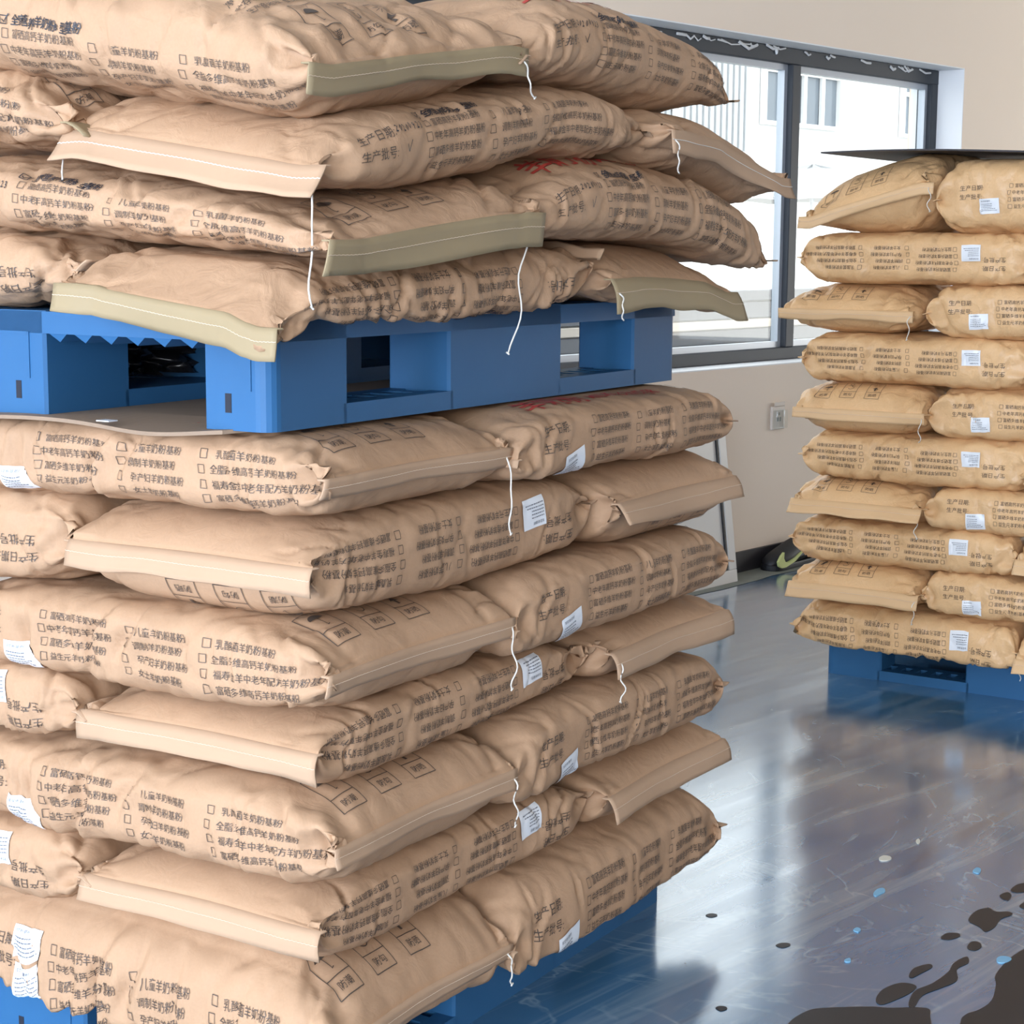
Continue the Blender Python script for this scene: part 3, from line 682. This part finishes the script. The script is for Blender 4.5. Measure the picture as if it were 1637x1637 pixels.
def tiltT(P):
    a_ = (P - C2) @ A2; P = P.copy(); P[..., 2] += .42 * (a_ - .17) * sm(P[..., 2], 1.20, 1.30) * .7 - .05 * np.clip(.10 - a_, 0, 1); return P
for k in range(10):
    z0, z1 = ZR[k] + .001, ZR[k + 1] + .009; o = ORD[k]; j = .012 * math.sin(k * 2.1)
    if k % 2 == 0:
        sack2(f'kraft sack with upside-down checklist in far stack, {o} row from floor', 'upside-down checklist sacks of the far stack',
              0.0 + j, .60 + j, .0, .36, z0, z1, '-a', True, seed=301 + k, zs=.0, sticker=[(.140, -.042, .056, .046, .03)], warp=low2 if k == 0 else None, tails=((-1, -1, .07, 0),) if k in (0, 4, 8) else (), mt=22, mb=22, ek=.5, gus=.014, flap=(.012, -15), flap2=(.012, 10))
        sack2(f'kraft sack end at right picture edge, far stack, {o} row from floor', 'end-on sacks at the right picture edge of the far stack',
              .61 + j, .97 + j, -.015, .60, z0, z1, '-n', True, seed=321 + k, zs=.0, warp=low2 if k == 0 else None, prints=('icons',), flap=(.04, 60))
    else:
        top = k == 9; d8 = -.05 if k == 7 else 0
        f_ang = {1: -68, 3: -62, 5: -88, 7: -88, 9: -85}[k]
        sack2(('rounded kraft sack end tilted up to the right on top of far stack' if top else
               f'kraft sack end with symbols above seam, left of far stack, {o} row from floor'), 'end-on sacks at the left side of the far stack',
              -.012 + d8, .35 + d8 * .8, -.02, .58, z0 + (.0 if top else 0), z1 + (.0 if top else 0), '-n', False, seed=341 + k, zs=-.02, flap=(.040 if k in (1, 3) else .028, f_ang), mt=3.6 if k > 5 else 6, mb=5 if k > 5 else 9, warp=tiltT if top else None,
              n_exp=2.6 if k > 5 else 3.6, tails=((1, 1, .06, 0),), crumple=1.6)
        sack2(f'kraft sack with upright date lines in far stack, {o} row from floor', 'upright date-line sacks of the far stack',
              .355 + d8 * .3, .96, .0, .36, z0, z1, '+a', False, mt=20, mb=20, ek=.5, gus=.016, seed=361 + k, zs=-.05, sticker=[(.128, -.050, .056, .044, .05)], flap=(.012, -15), flap2=(.012, -15))
lid = empty('dark_board', F2W(.5, .35, ZR[10] + .008), 'dark thin board lying on top of the far stack', 'board')
n_ = 24; Vc = []; Fc = []
for i in range(n_ + 1):
    a = .045 + 1.0 * i / n_
    for (nn, th_) in ((-.03, 0), (.30, 0), (.64, 0)):
        for t_ in (0, .004): Vc.append(F2W(a + (-.02 if nn > .1 else 0) * 0, nn, ZR[10] + .022 + t_ + .006 * math.sin(a * 6) - .008 * (a - .4)) - np.array(lid.location))
for i in range(n_):
    b = i * 6; c6 = b + 6
    for q in (0, 2): Fc += [(b + q, c6 + q, c6 + q + 2, b + q + 2), (b + q + 1, b + q + 3, c6 + q + 3, c6 + q + 1)]
    Fc += [(b, b + 1, c6 + 1, c6), (b + 4, c6 + 4, c6 + 5, b + 5)]
Fc += [(0, 2, 3, 1), (2, 4, 5, 3), (n_ * 6, n_ * 6 + 1, n_ * 6 + 3, n_ * 6 + 2), (n_ * 6 + 2, n_ * 6 + 3, n_ * 6 + 5, n_ * 6 + 4)]
link('board', mesh_py('board', Vc, Fc), M['lid'], lid)

# ------------------------------------------------------------------ the room
def struct(o): o['kind'] = 'structure'; return o
RW = lambda: MB(WA, WD, WN)
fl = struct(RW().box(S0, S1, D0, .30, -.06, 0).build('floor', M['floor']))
struct(RW().box(S0, S1, D0, .3, CEIL, CEIL + .08).build('ceiling', M['ceil']))
wb = RW(); s0, s1, z0, z1 = WIN
wb.box(S0, s0, 0, .25, 0, CEIL).box(s1, S1, 0, .25, 0, CEIL).box(s0, s1, 0, .25, 0, z0).box(s0, s1, 0, .25, z1, CEIL)
struct(wb.build('wall_back', M['wall']))
rv = RW().box(s0, s1, .001, .24, z0, z0 + .004).box(s0, s1, .001, .24, z1 - .004, z1).box(s1 - .004, s1, .001, .24, z0 + .004, z1 - .004)
struct(rv.build('trim_1', M['reveal']))
struct(RW().box(S1, S1 + .2, D0, -3.7, 0, CEIL).box(S1, S1 + .2, -1.1, .25, 0, CEIL).box(S1, S1 + .2, -3.7, -1.1, 0, .5).box(S1, S1 + .2, -3.7, -1.1, 1.7, CEIL).build('wall_right', M['wall']))
dd0, dd1, dz0, dz1 = DOOR
struct(RW().box(S0 - .2, S0, D0, -7.4, 0, CEIL).box(S0 - .2, S0, -5.0, dd0, 0, CEIL).box(S0 - .2, S0, -7.4, -5.0, 0, .6).box(S0 - .2, S0, -7.4, -5.0, 2.8, CEIL).box(S0 - .2, S0, dd1, .25, 0, CEIL).box(S0 - .2, S0, dd0, dd1, 0, dz0).box(S0 - .2, S0, dd0, dd1, dz1, CEIL).build('wall_left', M['wall']))
struct(RW().box(S0, S1, D0 - .2, D0, 0, CEIL).build('wall_front', M['wall']))
struct(RW().box(S0, S1, -.012, 0, 0, .075).build('baseboard_back', M['base']))
kb = RW(); n_ = 60
rk = random.Random(7); i0 = len(kb.v)
for i in range(n_ + 1):
    s_ = -4 + 6.5 * i / n_; e = -.125 - .02 * vnoise(np.array([s_ * 5.]), np.array([0.]), 2)[0] - .02 * vnoise(np.array([s_ * 17.]), np.array([0.]), 3)[0]
    kb.v += [kb.P(s_, -.012, .0012), kb.P(s_, e, .0012)]
    if i: q = i0 + 2 * i; kb.f.append((q - 2, q - 1, q + 1, q))
struct(kb.build('trim_2', M['kerb']))
# window: frame, mullions, sashes, panes, caulk
wf = RW(); D_ = .115
wf.box(s0, s1, D_, D_ + .07, z1 - .062, z1 - .004).box(s0, s1, D_, D_ + .07, z0 + .004, z0 + .05).box(s1 - .055, s1 - .004, D_, D_ + .07, z0 + .05, z1 - .06)
win = wf.build('window_1', M['frame'], bevel=.003, seg=1); struct(win)
MU = [-4.2, -3.1, -2.2, -1.31, -.40, .47]
for s_ in MU: wq = RW().box(s_ - .028, s_ + .028, D_ - .004, D_ + .06, z0 + .05, z1 - .062).build('mullion', M['frame'], win, bevel=.003, seg=1)
ed = MU + [s1 - .03]
for a, b in zip(ed, ed[1:]):
    sa = RW(); x0, x1, y0, y1 = a + .028, b - .028, z0 + .05, z1 - .062
    sa.box(x0, x1, D_ + .02, D_ + .05, y1 - .022, y1).box(x0, x1, D_ + .02, D_ + .05, y0, y0 + .022).box(x0, x0 + .02, D_ + .02, D_ + .05, y0 + .022, y1 - .022).box(x1 - .02, x1, D_ + .02, D_ + .05, y0 + .022, y1 - .022)
    so = sa.build('sash', M['frame_l'], win)
    RW().box(x0 + .018, x1 - .018, D_ + .032, D_ + .036, y0 + .02, y1 - .02).build('pane', M['glass'], so)
ck = []; rc = random.Random(12)
for c in range(34):
    s_ = -1.2 + 2.7 * rc.random(); L_ = rc.uniform(.01, .12); zc = z1 - .006 - rc.random() * .012
    ck.append([W(s_, D_ - .002, zc), W(s_ + L_ * .5, D_ - .004, zc - rc.uniform(0, .02)), W(s_ + L_, D_ - .002, zc - rc.uniform(0, .008))])
V_, F_ = [], []
for p in ck: v_, f_ = tube(p, rc.uniform(.002, .006), 5); F_ += [tuple(i + len(V_) for i in q) for q in f_]; V_ += v_
tag(link('caulk_smears', mesh_py('caulk_smears', V_, F_), M['caulk'], win), kind='stuff')

# wall socket with clear cover
so = empty('wall_socket', W(.215, -.001, .50), 'wall socket under a clear plastic cover below the window', 'socket')
RW().box(.172, .258, -.012, -.0005, .50, .585).build('plate', M['plastic_w'], so, bevel=.003)
RW().box(.178, .25, -.03, -.012, .504, .572).build('cover', M['glass'], so, bevel=.004)
RW().box(.182, .25, -.016, -.0125, .585, .60).build('hinge', M['plastic_w'], so, bevel=.002)
RW().box(.205, .212, -.0135, -.012, .53, .545).box(.222, .229, -.0135, -.012, .53, .545).box(.2135, .2205, -.0135, -.012, .552, .562).build('contact_slot', M['kerb'], so)

# white-framed sash leaning against the wall
ls = empty('leaning_sash', W(-.62, -.105, 0), 'white framed window sash leaning on the wall behind the near stack', 'window sash')
def lean(mb):                                                    # tilt towards the wall
    out = []
    for p in mb.v:
        q = p - WA; d = q @ WN; z = p[2]; out.append(p + WN * (z * .13 + .0))
    mb.v = out; return mb
hgt = .60; sl, sr = -1.05, -.165
lean(RW().box(sl, sr, -.105, -.080, .0, .045).box(sl, sr, -.105, -.080, hgt - .045, hgt).box(sr - .045, sr, -.105, -.080, .045, hgt - .045).box(sl, sl + .045, -.105, -.080, .045, hgt - .045)).build('sash_frame', M['whiteframe'], ls, bevel=.003)
lean(RW().box(sr - .060, sr - .052, -.104, -.094, .055, hgt - .05).box(sl, sr - .052, -.104, -.094, .047, .053)).build('gasket', M['gasket'], ls)
lean(RW().box(sr + .0, sr + .004, -.100, -.085, .0, hgt)).build('edge_strip', M['gasket'], ls)
lean(RW().box(sl + .04, sr - .05, -.098, -.088, .045, hgt - .04)).build('infill', M['whiteframe'], ls)

# black trainer with lime mark
sh = empty('trainer_shoe', W(.21, -.065, 0), 'black trainer with a lime curved side mark standing by the baseboard', 'shoe')
def loft(rows, m, name, parent):
    V = []; Fq = []; k = len(rows[0])
    for r in rows: V += list(r)
    for i in range(len(rows) - 1):
        for j in range(k): Fq.append((i * k + j, i * k + (j + 1) % k, (i + 1) * k + (j + 1) % k, (i + 1) * k + j))
    Fq.append(tuple(range(k))[::-1]); Fq.append(tuple((len(rows) - 1) * k + j for j in range(k)))
    base = np.array(parent.location); return link(name, mesh_py(name, [np.array(v) - base for v in V], Fq), m, parent, True)
def ring(s_, d, z0, w, h, n=14):
    return [W(s_, d + w * math.cos(t), z0 + h * .55 * max(math.sin(t), -.35) ) for t in np.linspace(0, 2 * math.pi, n, endpoint=False)]
sx = .078
prof = [(0, .012, .018, .02), (.02, .035, .03, .045), (.06, .045, .035, .058), (.11, .048, .04, .075), (.16, .045, .045, .098), (.21, .042, .05, .110), (.26, .040, .048, .112), (.285, .030, .04, .09), (.295, .012, .04, .05)]
loft([ring(sx + a, -.065, b2, w, h) for a, w, b2, h in prof], M['rubber'], 'upper', sh)
pts = []
for t in np.linspace(0, math.pi, 9): pts.append((sx + .040 - .045 * math.sin(t), -.065 + .045 * math.cos(t)))
pts += [(sx + .295, -.065 - .038), (sx + .30, -.065), (sx + .295, -.065 + .038)]
RW().prism([(a, b) for a, b in pts], 0, .022).build('sole', M['rubber'], sh, bevel=.004)
P2 = [(.000, .030), (.006, .014), (.022, .006), (.05, .006), (.11, .020), (.17, .052), (.11, .034), (.066, .022), (.044, .026), (.034, .040), (.036, .062), (.018, .050)]
V_ = [W(sx - .002 + a, -.118, z_ + .008) for a, z_ in P2] + [W(sx - .002 + a, -.108, z_ + .008) for a, z_ in P2]; k = len(P2)
Fq = [tuple(range(k)), tuple(range(2 * k - 1, k - 1, -1))] + [(j, k + j, k + (j + 1) % k, (j + 1) % k) for j in range(k)]
link('side_mark', mesh_py('side_mark', [v - np.array(sh.location) for v in V_], Fq), M['lime'], sh)

# floor stains, one large dark patch and flakes (their own flat shapes)
def blob(name, pts, m, z=.0012, kind=None, label=None):
    n = len(pts); P_ = []
    for i in range(n):                                            # Catmull-Rom smoothing
        p0, p1, p2, p3 = [np.array(pts[(i + q) % n], float) for q in (-1, 0, 1, 2)]
        for t in (0, .25, .5, .75): P_.append(.5 * ((2 * p1) + (-p0 + p2) * t + (2 * p0 - 5 * p1 + 4 * p2 - p3) * t * t + (-p0 + 3 * p1 - 3 * p2 + p3) * t ** 3))
    V_ = [(p[0], p[1], z) for p in P_] + [(p[0], p[1], .0002) for p in P_]; k = len(P_)
    Fq = [tuple(range(k))] + [(j, k + j, k + (j + 1) % k, (j + 1) % k) for j in range(k)]
    o = link(name, mesh_py(name, V_, Fq), m, fl)
    bm = bmesh.new(); bm.from_mesh(o.data); bmesh.ops.recalc_face_normals(bm, faces=bm.faces); bm.to_mesh(o.data); bm.free()
    return o
STAINS = [[(0.4234, 2.6248), (0.4591, 2.6708), (0.4901, 2.6829), (0.5589, 2.6886), (0.5871, 2.6844), (0.6454, 2.6853), (0.6454, 2.6553), (0.6262, 2.599), (0.5382, 2.5334), (0.4034, 2.5525)],
[(0.5742, 2.7172), (0.5938, 2.7562), (0.6269, 2.7815), (0.6492, 2.7694), (0.6334, 2.7422), (0.6027, 2.7129), (0.5778, 2.696)],
[(0.6207, 2.6966), (0.642, 2.7497), (0.6765, 2.7798), (0.7124, 2.8259), (0.7319, 2.8652), (0.7591, 2.8922), (0.7557, 2.8656), (0.7308, 2.8391), (0.7197, 2.793), (0.6875, 2.7626), (0.6511, 2.7328), (0.629, 2.6897)],
[(0.6464, 2.812), (0.6623, 2.8431), (0.6894, 2.8593), (0.6916, 2.8462), (0.6674, 2.82), (0.6493, 2.8019)],
[(0.7379, 2.9802), (0.7527, 2.9975), (0.7703, 2.995), (0.769, 2.9807), (0.7485, 2.9662), (0.7364, 2.9688)],
[(0.7709, 2.9359), (0.7838, 2.9584), (0.7959, 2.9558), (0.7952, 2.9364), (0.7815, 2.9197), (0.7717, 2.9222)],
[(0.8027, 3.0568), (0.8273, 3.1026), (0.8536, 3.1184), (0.8622, 3.1001), (0.8845, 3.1005), (0.887, 3.0853), (0.8615, 3.0638), (0.8404, 3.0251), (0.8189, 3.0044), (0.814, 3.0275)],
[(0.8904, 3.1821), (0.9084, 3.1985), (0.9121, 3.1825), (0.8995, 3.1567), (0.891, 3.1629)],
[(0.9197, 3.215), (0.9408, 3.2418), (0.9615, 3.2455), (0.9666, 3.2224), (0.9371, 3.199), (0.9199, 3.1987)],
[(0.913, 3.1319), (0.9369, 3.1574), (0.9495, 3.1419), (0.9303, 3.1136), (0.9144, 3.1164)],
[(0.685, 2.6287), (0.7029, 2.663), (0.7263, 2.6796), (0.7549, 2.7153), (0.7777, 2.7764), (0.7889, 2.8194), (0.8388, 2.8989), (0.8947, 2.9491), (0.929, 2.9221), (0.8021, 2.496), (0.6619, 2.5144)],  # large dark patch at the near right, drawn along with the stains
[(0.3195, 2.6803), (0.3261, 2.6874), (0.3356, 2.6852), (0.3364, 2.6759), (0.326, 2.6688)],
[(0.4486, 2.9361), (0.4608, 2.9474), (0.4731, 2.9448), (0.4714, 2.9337), (0.4576, 2.9252)],
[(0.3449, 3.0728), (0.3535, 3.082), (0.3642, 3.0792), (0.3643, 3.0701), (0.3527, 3.0639)]]
for st in STAINS: blob('wet_stain', st, M['stain'], .0010)
FL = [('flake', [(0.7101, 3.3794), (0.7214, 3.394), (0.7328, 3.3906), (0.7335, 3.3762), (0.7229, 3.3652), (0.7108, 3.365)]),
('flake_b', [(0.8064, 2.8823), (0.8165, 2.8932), (0.8283, 2.8907), (0.8306, 2.8801), (0.8177, 2.8666), (0.8053, 2.8664)]),
('flake_b', [(0.6613, 3.1843), (0.6726, 3.2072), (0.6854, 3.214), (0.6856, 3.1977), (0.672, 3.1813), (0.6633, 3.1716)]),
('flake_b', [(0.8738, 3.3118), (0.8865, 3.3295), (0.891, 3.3191), (0.8822, 3.2982), (0.8747, 3.3015)]),
('flake_b', [(0.5921, 3.0063), (0.6008, 3.018), (0.6056, 3.0094), (0.5991, 2.9978)]),
('flake_b', [(0.5531, 2.8728), (0.5629, 2.881), (0.5625, 2.8677), (0.5538, 2.8649)]),
('flake', [(0.8032, 3.4812), (0.8116, 3.4967), (0.8119, 3.4814), (0.8049, 3.4661)])]
for i, f_ in enumerate(FL): blob('paint_flake', f_[1], M[f_[0]], .002)

# ------------------------------------------------------------------ outside
yd = struct(MB(WA, WD, WN).box(-16, 60, .27, 70, -.35, -.30).build('ground', M['yard']))
# corrugated siding right behind the window
fe = empty('corrugated_fence', W(-1, 1.2, -.3), 'low pale corrugated metal fence just outside the window', 'fence')
zz = -.25; hs = [.12] * 8 + [.05, .07, .05, .075, .055, .06]
k = 0; z_ = -.3
while z_ < .93:
    h_ = (.070, .045, .082, .055)[k % 4]; dd = (0, .012, .004, .016)[k % 4]
    RW().box(-7, 3.6, 1.2 - dd, 1.25, z_, min(z_ + h_ - .006, .955)).build('slat', M['siding'] if k % 4 != 1 else M['whiteframe'], fe, bevel=.003, seg=1); z_ += h_; k += 1
RW().box(-7, 3.6, 1.225, 1.27, -.3, .95).build('backing', M['shed'], fe)
# white building across the yard
fa = empty('white_building', W(20, 14, -.3), 'overexposed white building with dark windows across the yard', 'building')
RW().box(4, 48, 14, 15, -.3, 9).build('facade', M['fac'], fa)
def fwindow(s0_, s1_, z0_, z1_, cols, zb):
    w_ = RW().box(s0_, s1_, 13.97, 14.02, z0_, z1_).build('window', M['fwin'], fa)
    m_ = RW(); m_.box(s0_, s1_, 13.90, 13.96, zb - .04, zb + .04)
    for c in cols: m_.box(c - .05, c + .05, 13.90, 13.96, z0_, z1_)
    m_.box(s0_ - .07, s0_, 13.88, 13.98, z0_, z1_).box(s1_, s1_ + .07, 13.88, 13.98, z0_, z1_).box(s0_ - .07, s1_ + .07, 13.88, 13.98, z0_ - .07, z0_).box(s0_ - .07, s1_ + .07, 13.88, 13.98, z1_, z1_ + .07)
    m_.build('glazing_bar', M['fac'], w_)
fwindow(21.5, 23.9, 3.26, 4.6, (22.05, 22.75, 23.35), 4.12)
fwindow(26.3, 27.1, 3.26, 4.6, (26.7,), 4.0)
fwindow(30.2, 32.4, 3.26, 4.6, (31.0, 31.7), 4.1)
fwindow(12.0, 14.2, 3.26, 4.6, (12.8, 13.5), 4.1)
RW().box(27.25, 28.1, 13.85, 13.98, -.3, 4.6).build('yellow_panel', M['fyel'], fa)
sd = empty('sheet_metal_shed', W(18, 13, -.3), 'pale grey ribbed metal shed with white cross braces outside the window', 'shed')
sdm = RW()
s_ = 15.4
while s_ < 19.0: sdm.box(s_, s_ + .10, 12.6, 12.7, 2.6, 7.0).box(s_ + .10, s_ + .16, 12.64, 12.7, 2.6, 7.0); s_ += .16
sdm.box(15.4, 19.0, 12.72, 12.76, 2.6, 7.0)
sdm.build('ribbed_sheet', M['shed'], sd)
def brace(a, za, b, zb_, w_=.07):
    m_ = RW(); i = 0; d = np.array([b - a, zb_ - za]); L_ = np.linalg.norm(d); q = np.array([-d[1], d[0]]) / L_ * w_
    for dd in (12.50, 12.58):
        for s2, z2 in ((a - q[0], za - q[1]), (a + q[0], za + q[1]), (b + q[0], zb_ + q[1]), (b - q[0], zb_ - q[1])): m_.v.append(m_.P(s2, dd, z2))
    m_.f += [(0, 1, 2, 3), (7, 6, 5, 4), (0, 4, 5, 1), (1, 5, 6, 2), (2, 6, 7, 3), (3, 7, 4, 0)]
    m_.build('cross_brace', M['fac'], sd)
brace(16.95, 4.55, 16.0, 3.75); brace(16.95, 4.55, 17.75, 3.7); brace(17.0, 4.5, 17.0, 2.7, .05); brace(15.4, 4.62, 19.0, 4.62, .03)
for s_ in (15.8, 17.0, 18.3): RW().box(s_ - .08, s_ + .08, 12.6, 12.75, -.3, 2.6).build('post', M['shed'], sd)
pa = empty('yard_parasol', W(13.5, 8.0, -.3), 'large pale grey parasol standing in the yard', 'parasol')
V_ = []; n_ = 24
c0 = W(13.45, 8, 0)
for r, z_ in ((.02, 2.10), (.4, 2.03), (.8, 1.88), (1.08, 1.68)):
    for i in range(n_): t = 2 * math.pi * i / n_; V_.append(W(13.45 + r * math.cos(t), 8 + r * math.sin(t), z_ - .03 * (i % 3 == 1)))
Fq = [tuple(range(n_))[::-1]] + [(r * n_ + i, r * n_ + (i + 1) % n_, (r + 1) * n_ + (i + 1) % n_, (r + 1) * n_ + i) for r in range(3) for i in range(n_)]
link('canopy', mesh_py('canopy', [v - np.array(pa.location) for v in V_], Fq), M['parasol'], pa)
v_, f_ = tube([W(13.45, 8, -.3), W(13.45, 8, 1), W(13.45, 8, 2.05)], .025, 10)
link('pole', mesh_py('pole', [v - np.array(pa.location) for v in v_], f_), M['frame_l'], pa)
bpy.context.view_layer.update()
